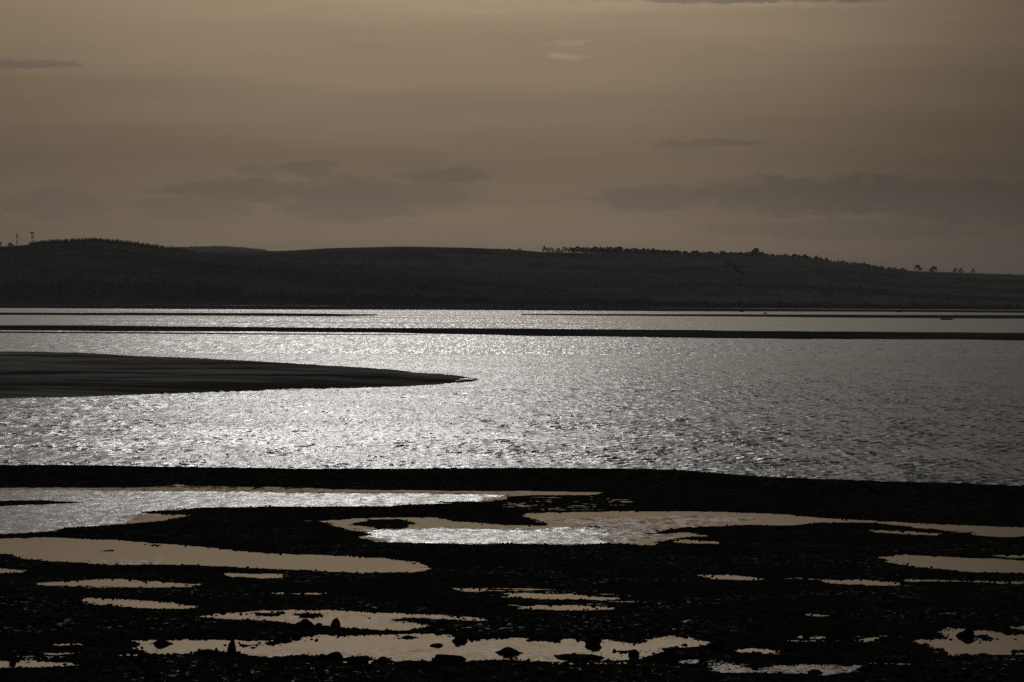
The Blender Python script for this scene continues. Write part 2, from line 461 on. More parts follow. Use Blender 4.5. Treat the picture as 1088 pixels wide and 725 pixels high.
SPIT = [(-260,371),(0,375.5),(90,377.3),(200,381.5),(300,386.5),(400,392.6),(470,399.0),(501,403.2),(488,406),(450,409.2),(400,411.4),(300,414.5),(200,417.6),(100,420.8),(50,422.3),(0,423.5),(-260,428)]
bank('sandbar', SPIT, .55, 12, M_SAND, 260, 1200, .7, .35, 200, 6, 'dark grey sand spit tapering to a point in the glittering water')
bank('mudbank', [(-260,345),(0,346.3),(200,347.5),(400,349),(560,350.2),(700,351),(830,353),(960,354),(1088,354.6),(1400,357),(1400,363),(1088,361),(960,360.3),(800,358.6),(640,356.6),(540,354.8),(300,351.8),(0,350),(-260,348.5)],
     .16, 30, M_FARMUD, 80, 900, 22, .2, 210, 30, 'dark mudbank stretching across the whole estuary')
bank('mudbank', [(-260,352.5),(0,352.6),(150,353.3),(300,354.6),(440,355.6),(440,356),(300,355.7),(150,354.6),(0,353.8),(-260,353.6)],
     .12, 8, M_FARMUD, 40, 600, 2, .2, 215, 25)
bank('mudbank', [(-260,322),(0,323.2),(110,324.0),(270,325),(400,325.6),(560,326.6),(760,328),(1088,330.5),(1400,332),(1400,334),(1088,332.2),(900,330.8),(700,330.2),(500,329.3),(280,328.5),(120,327.8),(0,327.2),(-260,326)],
     .3, 80, M_FARMUD, 60, 700, 130, .2, 220, 150)
bank('mudbank', [(-260,332.5),(40,333),(170,333.2),(310,333.6),(395,334.5),(300,335.4),(160,334.9),(40,334.2),(-260,334)],
     .2, 40, M_FARMUD, 50, 500, 60, .2, 230, 60)
bank('mudbank', [(560,334.4),(800,334.8),(1088,335.6),(1400,336.5),(1400,339.5),(1088,338.2),(960,337.6),(800,336.2),(640,335.2)],
     .2, 40, M_FARMUD, 50, 500, 60, .2, 240, 60)

# ------------------------------------------------------------------ hills
def prof(pts, dist):
    t = []; z = []
    for x, y in pts:
        p = at_dist(x, y, dist); t.append(p[0] / p[1]); z.append(p[2])
    return np.array(t), np.array(z)


def hill(name, pts, dshore, dridge, dback, mat, seed, label, bumps=3.0, shape=1.25, base=-2.0):
    tt, zz = prof(pts, dridge)
    t = np.concatenate([np.linspace(-1.0, -.26, 20), np.linspace(-.25, .25, 500), np.linspace(.26, 1.0, 20)])
    ridge = np.interp(t, tt, zz)
    v = np.concatenate([np.linspace(0, 1, 90), 1 + np.linspace(.05, 1, 20)])
    hX = []; hY = []; hZ = []
    for q in v:
        d = dshore + (dridge - dshore) * q if q <= 1 else dridge + (dback - dridge) * (q - 1)
        g = np.sin(min(q, 1) * math.pi / 2) ** shape if q <= 1 else math.cos((q - 1) * math.pi / 2)
        hX.append(t * d); hY.append(t * 0 + d); hZ.append(base + (ridge - base) * g)
    hX, hY, hZ = map(np.array, (hX, hY, hZ))
    w = np.minimum(v, 1)[:, None]
    hZ = hZ + bumps * fbm(hX, hY, 260, 4, seed) * np.sin(w * math.pi) * (v[:, None] < 1)
    o = link(name, grid_mesh(name, hX, hY, hZ, True), mat); tag(o, label, kind='structure')
    def h(x, y):
        r_ = np.clip(np.searchsorted(hY[:, 0], y) , 1, len(v) - 1); a = (y - hY[r_ - 1, 0]) / (hY[r_, 0] - hY[r_ - 1, 0])
        z0 = np.interp(x / y, t, hZ[r_ - 1]); z1 = np.interp(x / y, t, hZ[r_]); return float(z0 * (1 - a) + z1 * a)
    return h


LR = [(-1500,275),(-300,264),(0,262.5),(20,261.5),(30,260.5),(60,259.5),(100,258.5),(150,261.5),(200,267.5),(235,272),(270,276.5),(330,281.5),(400,286.5),(550,299),(700,309),(900,319),(1100,324),(2500,330)]
MR = [(-1500,276),(100,274),(200,270.5),(270,268.5),(310,267.2),(350,264.8),(430,263.3),(500,264.6),(545,266.2),(575,268.8),(650,270),(690,270.6),(775,272),(830,273.5),(865,275.5),(900,281),(935,285.5),(960,288.6),(980,290.2),(1020,291.4),(1088,293),(1400,297),(2500,300)]
DR = [(-1500,270),(100,266),(185,264.2),(235,262.8),(262,264.6),(290,267.6),(330,270.5),(600,276),(1200,296),(2500,300)]
D_L, D_M, D_D = 3600., 4500., 7500.
hL = hill('hill', LR, 2940, D_L, 4300, M_FIELD_L, 300, 'near left hill sloping down to the right')
hM = hill('hill', MR, 3000, D_M, 5400, M_FIELD_M, 310, 'broad middle hill with a row of trees along its crest')
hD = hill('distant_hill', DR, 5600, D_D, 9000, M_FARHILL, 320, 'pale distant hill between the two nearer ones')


# ------------------------------------------------------------------ trees
def cards(bm_v, bm_f, centre, size, n, rnd, flat=1.0):
    for _ in range(n):
        c = Vector(centre) + Vector((rnd.gauss(0, 1), rnd.gauss(0, 1), rnd.gauss(0, 1) * flat)).normalized() * rnd.random() ** .5 * size
        a = Vector((rnd.gauss(0, 1), rnd.gauss(0, 1), rnd.gauss(0, 1))).normalized(); b2 = a.orthogonal().normalized()
        k = len(bm_v); s1 = size * rnd.uniform(.2, .46); s2 = s1 * rnd.uniform(.4, .9)
        bm_v += [c - a * s1, c + b2 * s2, c + a * s1, c - b2 * s2]; bm_f.append((k, k + 1, k + 2, k + 3))


def limb(V, Fc, a, b, r1, r2, n=5):
    a = Vector(a); b = Vector(b); d = (b - a).normalized(); u = d.orthogonal().normalized(); w = d.cross(u); k = len(V)
    for i in range(n):
        an = 2 * math.pi * i / n; e = u * math.cos(an) + w * math.sin(an); V.append(a + e * r1)
    for i in range(n):
        an = 2 * math.pi * i / n; e = u * math.cos(an) + w * math.sin(an); V.append(b + e * r2)
    for i in range(n): Fc.append((k + i, k + (i + 1) % n, k + n + (i + 1) % n, k + n + i))


def broadleaf(seed, h, spread, bare=.5, low=.12, nl=13):
    rnd = random.Random(seed); V, Fc = [], []; CV, CF = [], []
    limb(V, Fc, (0, 0, -1), (0, 0, h * .42), .30, .2)
    for k in range(nl):
        an = k * 2.4 + rnd.random(); el = rnd.uniform(.15, 1.35)
        tip = (math.cos(an) * spread * math.cos(el) * 1.1, math.sin(an) * spread * math.cos(el) * 1.1, h * low + h * (.92 - low) * math.sin(el))
        st = (0, 0, h * rnd.uniform(.25, .42)); limb(V, Fc, st, tip, .14, .04, 4)
        cards(CV, CF, tip, spread * rnd.uniform(.35, .5), int(34 * (1 + bare)), rnd, .8)
        for q in range(3):
            t2 = Vector(tip) + Vector((rnd.gauss(0, 1), rnd.gauss(0, 1), abs(rnd.gauss(0, 1)))).normalized() * spread * .45
            limb(V, Fc, tip, t2, .05, .02, 3)
    return raw_mesh('trunk', V, Fc), raw_mesh('crown', CV, CF)


def conifer(seed, h, rad):
    rnd = random.Random(seed); V, Fc = [], []; CV, CF = [], []
    limb(V, Fc, (0, 0, -1), (0, 0, h * .96), .22, .03)
    n = 11
    limb(CV, CF, (0, 0, .2), (0, 0, h * .9), rad * .62, .06, 7)
    for k in range(n):
        z = h * (.04 + .94 * k / n); rr = rad * (1 - k / n) ** .85 + .12
        m = 9
        for q in range(m):
            an = q * 2 * math.pi / m + rnd.random() * .6 + k; r_ = rr * rnd.uniform(.75, 1.15)
            i = len(CV); a1 = an - .38; a2 = an + .38
            CV += [Vector((0, 0, z + h * .10)), Vector((math.cos(a1) * r_ * .6, math.sin(a1) * r_ * .6, z)), Vector((math.cos(an) * r_, math.sin(an) * r_, z - h * .04)), Vector((math.cos(a2) * r_ * .6, math.sin(a2) * r_ * .6, z))]
            CF.append((i, i + 1, i + 2, i + 3))
    return raw_mesh('trunk', V, Fc), raw_mesh('crown', CV, CF)


KB = [broadleaf(s, 10, 3.4) for s in (1, 2, 3, 4)]
KW = [broadleaf(s, 10, 3.8, 1.4, .08, 15) for s in (21, 22, 23, 24)]
KC = [conifer(s, 10, 3.6) for s in (5, 6, 7)]
for a, b2 in KW: a.materials.append(M_BARK); b2.materials.append(M_TWIG)
for a, b2 in KB: a.materials.append(M_BARK); b2.materials.append(M_TWIG)
for a, b2 in KC: a.materials.append(M_BARK); b2.materials.append(M_CONIFER)


def tree(kind, px, dist, hf, top_px=None, height=None, name='tree', label='', cat='tree', group=None, wide=1.0, rnd=random):
    p = at_dist(px, 290, dist); z = hf(p[0], p[1])
    if top_px is not None: height = at_dist(px, top_px, dist)[2] - z
    s = max(height, 1.5) / 10.0
    root = empty(name, (p[0], p[1], z - (.2 if kind is not KW else .10 * height)), rnd.random() * 6.28)
    root.scale = (s * wide, s * wide, s)
    tm, cm = rnd.choice(kind)
    link('trunk', tm, None, root); link('crown', cm, None, root)
    tag(root, label, cat, group); return root


rt_ = random.Random(3)
# conifer plantation along the left crest
tops = [(32,255.8),(50,254.0),(100,251.8),(130,254.2),(160,258),(190,262.5),(208,266)]
tx = [a for a, _ in tops]; ty = [b_ for _, b_ in tops]
for row in range(2):
    for px in np.arange(32, 208, 1.75):
        p = px + rt_.uniform(-.5, .5)
        if row == 0 and rt_.random() < .04: continue
        tree(KC, p, D_L - 5 - row * 14, hL, top_px=float(np.interp(p, tx, ty)) + rt_.uniform(-.5, .9) + row * .6,
             name='conifer', label='dark conifer in the plantation crowning the left hill', group='conifers of the plantation on the left hill', wide=1.35, rnd=rt_)
# avenue and wood along the middle hill crest
TOPS = [(575,262.5),(600,263),(640,262.2),(690,264),(730,266.5),(790,267.5),(830,269.5),(865,271),(890,276),(915,278.5),(935,281),(960,284.5),(968,288)]
tx = [a for a, _ in TOPS]; ty = [b_ for _, b_ in TOPS]
px = 578.0
while px < 690:
    tree(KB, px, D_M - 4, hM, top_px=float(np.interp(px, tx, ty)) + rt_.choice((-.9, -.2, .3, .8, 1.9)) + rt_.uniform(-.4, .4), name='bare_tree',
         label='bare tree in the open row along the middle hill crest', group='row of bare trees on the middle hill crest', wide=.72, rnd=rt_)
    if px > 605:
        tree(KW if px > 632 else KB, px + 1.5, D_M - 22, hM, top_px=float(np.interp(px, tx, ty)) + rt_.uniform(.2, 2), name='bare_tree',
             label='bare tree in the open row along the middle hill crest', group='row of bare trees on the middle hill crest', wide=.72, rnd=rt_)
    px += rt_.uniform(1.8, 3.6) if px < 600 else rt_.uniform(1.3, 2.5)
px = 691.0
while px < 968:
    for row in range(2):
        tree(KW, px + rt_.uniform(-1, 1), D_M - 4 - row * 30, hM, top_px=float(np.interp(px, tx, ty)) + rt_.choice((-.6, .1, .5, .8, 1.5)) + rt_.uniform(-.4, .4) + row * .8 + (.7 if px > 860 else 0), name='woodland_tree',
             label='tree in the dense wood running down the right end of the crest', group='trees of the wood on the right slope', wide=1.15, rnd=rt_)
    px += rt_.uniform(2.4, 3.8)
for px_, top, wd, nm, lb in [
    (803, 262.8, 1.0, 'bushy_tree', 'bushy tree rising above the wood on the right part of the crest'),
    (541, 263.4, 1.0, 'bare_tree', 'left one of two small lone trees on the middle hill crest'),
    (552, 263.2, 1.35, 'bare_tree', 'right one of two small lone trees on the middle hill crest'),
    (975, 281.5, 1.15, 'bare_tree', 'fan shaped bare tree at the lower end of the wood'),
    (992, 283.0, 1.5, 'bare_tree', 'wide domed bare tree right of the fan shaped one on the right skyline'),
    (1015, 284.8, .9, 'bare_tree', 'left one of a close pair of lone trees on the right skyline'),
    (1021, 284.8, .9, 'bare_tree', 'right one of a close pair of lone trees on the right skyline'),
    (1034, 285.2, .7, 'bare_tree', 'thin lone tree furthest right on the skyline'),
    (1073, 290.6, 1.2, 'bush', 'low bush on the skyline near the right edge')]:
    tree(KW if nm != 'bare_tree' else KB, px_, D_M - 3, hM, top_px=top, name=nm, label=lb, cat='bush' if nm == 'bush' else 'tree', wide=wd, rnd=rt_)
tree(KW, 803, D_M - 40, hM, top_px=264.5, name='woodland_tree', label='tree in the dense wood running down the right end of the crest', group='trees of the wood on the right slope', wide=1.6, rnd=rt_)
tree(KW, 11, D_L - 6, hL, top_px=257.6, name='bush', label='round dark bush left of the masts on the left hill', cat='bush', wide=1.5, rnd=rt_)
tree(KW, 0.5, D_L - 6, hL, top_px=257.0, name='bush', label='small bush on the left hill cut by the photo edge', cat='bush', wide=.6, rnd=rt_)

# distant hill wood: one far mass
V, Fc = [], []
rnd = random.Random(9)
for px in np.arange(186, 282, .7):
    p = at_dist(px, 265, D_D); z = hD(p[0], p[1]); cards(V, Fc, (p[0], p[1] - 8, z + .5), 4.2, 16, rnd, .6)
tag(link('distant_wood', raw_mesh('distant_wood', V, Fc), M_TWIG), 'wood along the top of the pale distant hill', 'wood', kind='stuff')

# woods and scrub along the far shore
def scrub(name, spans, hf, label, mat=M_HEDGE, n=14):
    V, Fc = [], []; rnd = random.Random(len(name) + len(spans))
    for (x0, x1, dist, size) in spans:
        for px in np.arange(x0, x1, size / 3.2):
            if rnd.random() < .12: continue
            d = dist + rnd.uniform(-25, 25); p = at_dist(px, 300, d); s = size * rnd.uniform(.5, 1.15)
            cards(V, Fc, (p[0], p[1], hf(p[0], p[1]) + s * .4), s, n, rnd, .7)
    o = link(name, raw_mesh(name, V, Fc), mat); tag(o, label, 'scrub', kind='stuff')


scrub('shoreline_scrub', [(-40, 260, 3085, 6.0), (-40, 1130, 3030, 3.4), (280, 520, 3060, 4.0), (610, 1130, 3080, 4.2)], lambda x, y: max(hL(x, y), hM(x, y)),
      'dark woods and scrub along the foot of the hills')


# hedgerows
def hedgerow(pts, hf, label, h=2.6):
    V, Fc = [], []; rnd = random.Random(int(pts[0][0]))
    for (xa, da), (xb, db) in zip(pts[:-1], pts[1:]):
        pa = at_dist(xa, 290, da); pb = at_dist(xb, 290, db); n = max(2, int(np.linalg.norm(pb - pa) / 1.6))
        for k in range(n):
            p = pa + (pb - pa) * (k / n)
            if rnd.random() < .05: continue
            s = h * rnd.uniform(.6, 1.1) * (2.0 if rnd.random() < .03 else 1)
            cards(V, Fc, (p[0], p[1], hf(p[0], p[1]) + s * .35), s, 7, rnd, .7)
    o = link('hedgerow', raw_mesh('hedgerow', V, Fc), M_HEDGE); tag(o, label, 'hedge', 'hedgerows between the fields')


hedgerow([(205, 3592), (270, 3592), (400, 3590), (550, 3588), (690, 3585)], hL, 'long hedgerow slanting down to the right in front of the middle hill', 2.4)
hedgerow([(-20, 3320), (180, 3300), (360, 3350)], hL, 'hedgerow level across the upper fields of the left hill')
hedgerow([(40, 3200), (160, 3180), (240, 3240)], hL, 'short hedgerow across the lower fields of the left hill')
hedgerow([(560, 3700), (700, 3650), (800, 3800)], hM, 'hedgerow across the fields under the row of bare trees')
hedgerow([(720, 3420), (860, 3400), (960, 3480)], hM, 'hedgerow above the pale farmhouses')
hedgerow([(770, 3900), (790, 3600)], hM, 'short hedgerow running downhill under the bushy tree')

# ------------------------------------------------------------------ masts and poles
def mast(px, top, base_d, kind, label):
    p = at_dist(px, 290, base_d); z = hL(p[0], p[1]); h = at_dist(px, top, base_d)[2] - z
    root = empty('radio_mast', (p[0], p[1], z)); tag(root, label, 'mast')
    V, Fc = [], []
    b0 = .9 if kind == 0 else 1.3; t0 = .35 if kind == 0 else .8
    for k in range(4):
        a = math.pi / 4 + k * math.pi / 2
        limb(V, Fc, (b0 * math.cos(a), b0 * math.sin(a), -1), (t0 * math.cos(a), t0 * math.sin(a), h * .96), .14, .10, 4)
        a2 = a + math.pi / 2
        for q in range(7):
            f0 = q / 7; f1 = (q + 1) / 7; r1 = b0 + (t0 - b0) * f0; r2 = b0 + (t0 - b0) * f1
            limb(V, Fc, (r1 * math.cos(a), r1 * math.sin(a), h * .96 * f0), (r2 * math.cos(a2), r2 * math.sin(a2), h * .96 * f1), .06, .06, 3)
    link('lattice_tower', raw_mesh('lattice_tower', V, Fc), M_STEEL, root)
    def ring(zc, rad, n, hh):
        for k in range(n):
            a = 2 * math.pi * k / n; V, Fc = [], []
            c = Vector((rad * math.cos(a), rad * math.sin(a), zc))
            limb(V, Fc, c - Vector((0, 0, hh / 2)), c + Vector((0, 0, hh / 2)), .32, .32, 6); Fc.append(tuple(range(6))[::-1]); Fc.append(tuple(range(6, 12)))
            limb(V, Fc, (0, 0, zc), c, .08, .08, 3)
            link('antenna', raw_mesh('antenna', V, Fc), M_STEEL, root)
    if kind == 0:
        ring(h * .80, .8, 3, 3.2); V, Fc = [], []; limb(V, Fc, (0, 0, h * .9), (0, 0, h * 1.0), .12, .06, 5); link('spike', raw_mesh('spike', V, Fc), M_STEEL, root)
    else:
        ring(h * .90, 1.9, 6, 2.2); ring(h * .62, 1.3, 4, 2.0)
        for zc in (h * .84, h * .97):
            V, Fc = [], []; limb(V, Fc, (0, 0, zc), (0, 0, zc + .25), 2.0, 2.0, 10); Fc.append(tuple(range(10))[::-1]); Fc.append(tuple(range(10, 20))); link('platform', raw_mesh('platform', V, Fc), M_STEEL, root)


mast(18, 248.0, D_L - 3, 0, 'slim radio mast on the left hill, left one of the two')
mast(34.3, 246.4, D_L - 10, 1, 'stouter radio mast with a wide antenna head beside the conifer plantation')
for px, top, nn in ((377, 260, 'utility pole on the middle hill crest, first from the left'), (411, 260.3, 'utility pole on the middle hill crest, second from the left'), (447, 260.4, 'utility pole on the middle hill crest, third from the left'),
                    (484, 261.2, 'utility pole on the middle hill crest, fourth from the left'), (511, 262, 'utility pole on the middle hill crest, fifth and nearest the lone trees')):
    p = at_dist(px, 290, D_M - 2); z = hM(p[0], p[1]); h = at_dist(px, top, D_M - 2)[2] - z
    root = empty('utility_pole', (p[0], p[1], z)); tag(root, nn, 'pole', 'utility poles along the middle hill crest')
    V, Fc = [], []; limb(V, Fc, (0, 0, -.5), (0, 0, h), .14, .10, 6); link('pole', raw_mesh('pole', V, Fc), M_WOOD, root)
    V, Fc = [], []; limb(V, Fc, (-1.1, 0, h * .92), (1.1, 0, h * .92), .08, .08, 4); link('crossarm', raw_mesh('crossarm', V, Fc), M_WOOD, root)


# ------------------------------------------------------------------ farmhouses
def box(V, Fc, x0, x1, y0, y1, z0, z1):
    k = len(V); V += [(x, y, z) for z in (z0, z1) for x, y in ((x0, y0), (x1, y0), (x1, y1), (x0, y1))]
    Fc += [(k, k + 3, k + 2, k + 1), (k + 4, k + 5, k + 6, k + 7)] + [(k + i, k + (i + 1) % 4, k + 4 + (i + 1) % 4, k + 4 + i) for i in range(4)]


def farmhouse(px, dist, w, h, label, chim=True, nwin=3):
    p = at_dist(px, 300, dist); z = hM(p[0], p[1]); d = 7.0
    root = empty('farmhouse', (p[0], p[1], z), rt_.uniform(-.2, .2)); tag(root, label, 'house', 'farm buildings low on the right hillside')
    V, Fc = [], []; box(V, Fc, -w / 2, w / 2, 0, d, -1.5, h)
    k = len(V); rh = 2.6
    V += [(-w / 2, 0, h), (-w / 2, d, h), (-w / 2, d / 2, h + rh), (w / 2, 0, h), (w / 2, d, h), (w / 2, d / 2, h + rh)]
    Fc += [(k, k + 2, k + 1), (k + 3, k + 4, k + 5)]
    link('wall', raw_mesh('wall', V, Fc), M_WALL, root)
    e = .4; V = []; Fc = []
    for s in (0, 1):
        ya, yb = (-e, d / 2) if s == 0 else (d + e, d / 2); za, zb = h - e * rh / (d / 2), h + rh; k = len(V)
        V += [(-w / 2 - e, ya, za), (w / 2 + e, ya, za), (w / 2 + e, yb, zb), (-w / 2 - e, yb, zb), (-w / 2 - e, ya, za + .25), (w / 2 + e, ya, za + .25), (w / 2 + e, yb, zb + .25), (-w / 2 - e, yb, zb + .25)]
        Fc += [(k, k + 1, k + 2, k + 3), (k + 4, k + 5, k + 6, k + 7)] + [(k + i, k + (i + 1) % 4, k + 4 + (i + 1) % 4, k + 4 + i) for i in range(4)]
    rf = link('roof', raw_mesh('roof', V, Fc), M_SLATE, root)
    if chim:
        V, Fc = [], []; box(V, Fc, w / 2 - 1.3, w / 2 - .4, d / 2 - .5, d / 2 + .5, h + rh - .6, h + rh + 1.3); link('chimney', raw_mesh('chimney', V, Fc), M_WALL, rf)
    for i in range(nwin):
        xc = -w / 2 + w * (i + .5) / nwin; V, Fc = [], []; box(V, Fc, xc - .5, xc + .5, -.06, .02, h * .45, h * .45 + 1.2)
        link('window', raw_mesh('window', V, Fc), M_DARKGLASS, root)


farmhouse(879, 3290, 15, 4.0, 'pale farmhouse furthest left among the low farm buildings')
farmhouse(915, 3330, 17, 3.2, 'long low pale barn second from the left on the right hillside', chim=False, nwin=2)
farmhouse(970, 3310, 11, 3.6, 'pale house at the left end of the right hand farm cluster')
farmhouse(983, 3300, 12, 4.2, 'middle pale house of the right hand farm cluster')
farmhouse(996, 3290, 9, 4.6, 'small tall pale house at the right end of the farm cluster')


# ------------------------------------------------------------------ rocks
def rock_mesh(seed, w, d, h, kind='round'):
    rnd = random.Random(seed); bm = bmesh.new(); bmesh.ops.create_icosphere(bm, subdivisions=4, radius=1)
    ph = [(Vector((rnd.gauss(0, 1), rnd.gauss(0, 1), rnd.gauss(0, 1))) * rnd.choice((1.5, 2.6, 5, 9)), rnd.random() * 6.28) for _ in range(14)]
    planes = [(Vector((rnd.gauss(0, 1), rnd.gauss(0, 1), rnd.gauss(0, .8))).normalized(), rnd.uniform(.62, .9)) for _ in range(9)]
    for v in bm.verts:
        p = v.co.copy(); s = 1.0
        for q, o in ph: s += .16 * math.sin(q.dot(p) + o) / max(1.5, q.length * .6)
        if kind == 'angular':
            for nrm, dd in planes:
                t = p.dot(nrm)
                if t > dd: p -= nrm * (t - dd) * .95
        if kind == 'pointed':
            s += .10 * math.sin(9 * p.z + 3 * p.x) * (1 - abs(p.z)); f_ = max(0, p.z); p.x *= 1 - .78 * f_ ** .8; p.y *= 1 - .78 * f_ ** .8
            if p.z < -.1: p.x *= 1.1
        if kind == 'flat': p.z = math.copysign(min(abs(p.z), .55) / .55, p.z) * (1 - .35 * max(0, abs(p.x) - .6))
        if kind == 'leaf': p.z *= max(.12, 1 - abs(p.x) ** 1.6)
        p *= s
        v.co = Vector((p.x * w / 2, p.y * d / 2, p.z * h))
    me = bpy.data.meshes.new('rock'); bm.to_mesh(me); bm.free()
    me.polygons.foreach_set('use_smooth', np.full(len(me.polygons), kind != 'angular', bool)); return me


ROCKS = [
 (324, 668, 21, 8, 'round', 'low rounded boulder on the weedy strip left of the angular rock'),
 (356, 667, 13, 13, 'angular', 'angular upright rock standing alone between the two lowest left pools'),
 (247, 695, 15, 20, 'pointed', 'tall pointed weed draped rock standing in the lowest pool'),
 (174, 688, 20, 8, 'round', 'rounded rock at the left end of the lowest pool'),
 (216, 698, 28, 9, 'round', 'broad boulder left of the pointed rock on the near bank'),
 (350, 702, 28, 10, 'flat', 'broad flat topped boulder on the near bank below the angular rock'),
 (383, 704, 22, 8, 'round', 'low boulder just right of the broad flat topped one'),
 (476, 702, 36, 4.5, 'flat', 'long flat block lying in the lowest pool'),
 (538, 698, 27, 10, 'leaf', 'leaf shaped domed rock mirrored in the middle of the lowest pool'),
 (463, 688, 13, 4, 'angular', 'small flat stone in open water above the long flat block'),
 (434, 679, 16, 3.4, 'leaf', 'small flat stone near the far edge of the lowest pool'),
 (673, 700, 11, 9, 'round', 'round ball like boulder in the right part of the lowest pool'),
 (712, 699, 12, 11, 'round', 'upright rounded boulder right of the ball like one'),
 (760, 692, 13, 9, 'angular', 'blocky boulder at the right end of the lowest pool'),
 (620, 700.5, 46, 1.8, 'flat', 'long thin slab awash left of the ball like boulder'),
 (1026, 681, 17, 11, 'round', 'boulder at the far edge of the pool in the lower right corner'),
 (867, 718, 17, 6, 'round', 'low boulder in the grey ruffled pool at the bottom edge'),
 (13, 708, 7, 6, 'round', 'small stone in the narrow pool in the lower left corner'),
 (489, 682, 17, 7, 'round', 'weedy hummock on the far edge of the lowest pool'),
 (630, 685, 16, 6, 'round', 'dark hummock between two bays on the far side of the lowest pool'),
 (406, 703, 18, 6, 'leaf', 'low mound on the near bank left of the long flat block'),
 (172, 419.3, 4, 2.4, 'round', 'left one of two small stones on the near edge of the sand spit'),
 (253, 417.3, 4, 2.2, 'round', 'right one of two small stones on the near edge of the sand spit'),
 (773, 336.4, 9, 1.3, 'flat', 'weedy reef in the far channel, widest of the far reefs'),
 (788, 331.6, 4, 1.2, 'round', 'small reef just beyond the widest far reef'),
 (813, 333.6, 5, 1.2, 'round', 'small reef right of the widest far reef'),
 (955, 332.0, 6, 1.2, 'flat', 'low far reef near the far shore on the right'),
 (1006, 340.0, 12, 1.2, 'flat', 'thin far reef furthest right'),
]
for i, (px, py, w, h, kind, lb) in enumerate(ROCKS):
    if i in (3, 8, 9, 10, 11, 15, 16, 17): py -= h * .38; h *= .58
    if i == 4: py -= 2; h *= .8
    if i == 1: h *= .68; w *= .9; py -= 1
    if i in (4, 5, 6, 20): h *= .72; w *= .9
    p = at(px, py); sc_ = p[1] / F
    me = rock_mesh(50 + i, w * sc_, max(.25, w * sc_ * .8), h * sc_ * (1.0 if kind != 'pointed' else 1.0), kind)
    zc = 0.0 if py > 430 else .0
    o = link('rock', me, M_ROCK, None, (p[0], p[1] + w * sc_ * .2, zc)); o.rotation_euler.z = rt_.uniform(-.25, .25)
    if py < 430: o.location.z = .02
    tag(o, lb, 'rock')

# weed draped skirt of the pointed rock belongs to the ground: cobbles, weed clumps as one mass
ICO = bmesh.new(); bmesh.ops.create_icosphere(ICO, subdivisions=1, radius=1)
iv = np.array([v.co[:] for v in ICO.verts]); ifc = np.array([[v.index for v in f_.verts] for f_ in ICO.faces]); ICO.free()


def cobbles(name, n, pxr, pyr, smin, smax, seed, label, mat=M_WEED, prefer=None):
    rg = np.random.default_rng(seed); VV = []; FF = []; k = 0
    tries = 0
    while k < n and tries < n * 12:
        tries += 1
        px = rg.uniform(*pxr); py = pyr[0] + (pyr[1] - pyr[0]) * rg.random() ** .8
        p = at(px, py); r_ = int(np.argmin(np.abs(Y[:, 0] - p[1]))); c = int(np.argmin(np.abs(X[r_] - p[0])))
        s_ = Sn[r_, c]
        if s_ < (-.35 if prefer else -.05): continue
        if s_ < -.05 and rg.random() < .75: continue
        if prefer and s_ > prefer and rg.random() < .8: continue
        s = smin * (smax / smin) ** (rg.random() ** 2.2)
        sh = iv * (1 + rg.normal(0, .16, (len(iv), 1))) * np.array([s * rg.uniform(.8, 1.6), s * rg.uniform(.7, 1.2), s * rg.uniform(.35, .8)])
        a = rg.random() * 6.28; ca, sa = math.cos(a), math.sin(a)
        sh = np.stack([sh[:, 0] * ca - sh[:, 1] * sa, sh[:, 0] * sa + sh[:, 1] * ca, sh[:, 2]], 1)
        VV.append(sh + np.array([p[0], p[1], max(0, hgt[r_, c]) + s * .08])); FF.append(ifc + k * len(iv)); k += 1
    VV = np.concatenate(VV); FF = np.concatenate(FF)
    me = bpy.data.meshes.new(name); me.from_pydata(VV.tolist(), [], FF.tolist()); me.update()
    tag(link(name, me, mat), label, 'cobbles', kind='stuff')


cobbles('cobbles', 7500, (-40, 1130), (640, 752), .018, .085, 1, 'dark cobbles and weed clumps strewn over the near mud', M_ROCK)
cobbles('seaweed', 15000, (-40, 1130), (524, 712), .012, .055, 2, 'clumps of black seaweed fringing the pools', M_WEED, prefer=.5)

# ------------------------------------------------------------------ haze
HAZE = True
if HAZE:
    m = bpy.data.materials.new('haze'); m.use_nodes = True; t = m.node_tree; t.nodes.clear()
    o_ = t.nodes.new('ShaderNodeOutputMaterial'); v = t.nodes.new('ShaderNodeVolumePrincipled')
    v.inputs['Color'].default_value = (.80, .82, .86, 1); v.inputs['Density'].default_value = 4.4e-5; v.inputs['Anisotropy'].default_value = .35
    t.links.new(v.outputs[0], o_.inputs['Volume'])
    V, Fc = [], []; box(V, Fc, -23000, 23000, -9000, 31000, -3.0, 260)
    tag(link('haze', raw_mesh('haze', V, Fc), m), 'thin grey haze over the estuary', kind='stuff')

# ------------------------------------------------------------------ light
SUN_AZ, SUN_EL = -3.0, 20.0
sd = bpy.data.lights.new('sun', 'SUN'); sd.energy = 0.9; sd.angle = R(10.0); sd.color = (1.0, .98, .94)
so = bpy.data.objects.new('sun', sd); COL.objects.link(so)
dirv = Vector((math.sin(R(SUN_AZ)) * math.cos(R(SUN_EL)), math.cos(R(SUN_AZ)) * math.cos(R(SUN_EL)), math.sin(R(SUN_EL))))
so.rotation_euler = dirv.to_track_quat('Z', 'Y').to_euler(); so.location = (0, 0, 60)

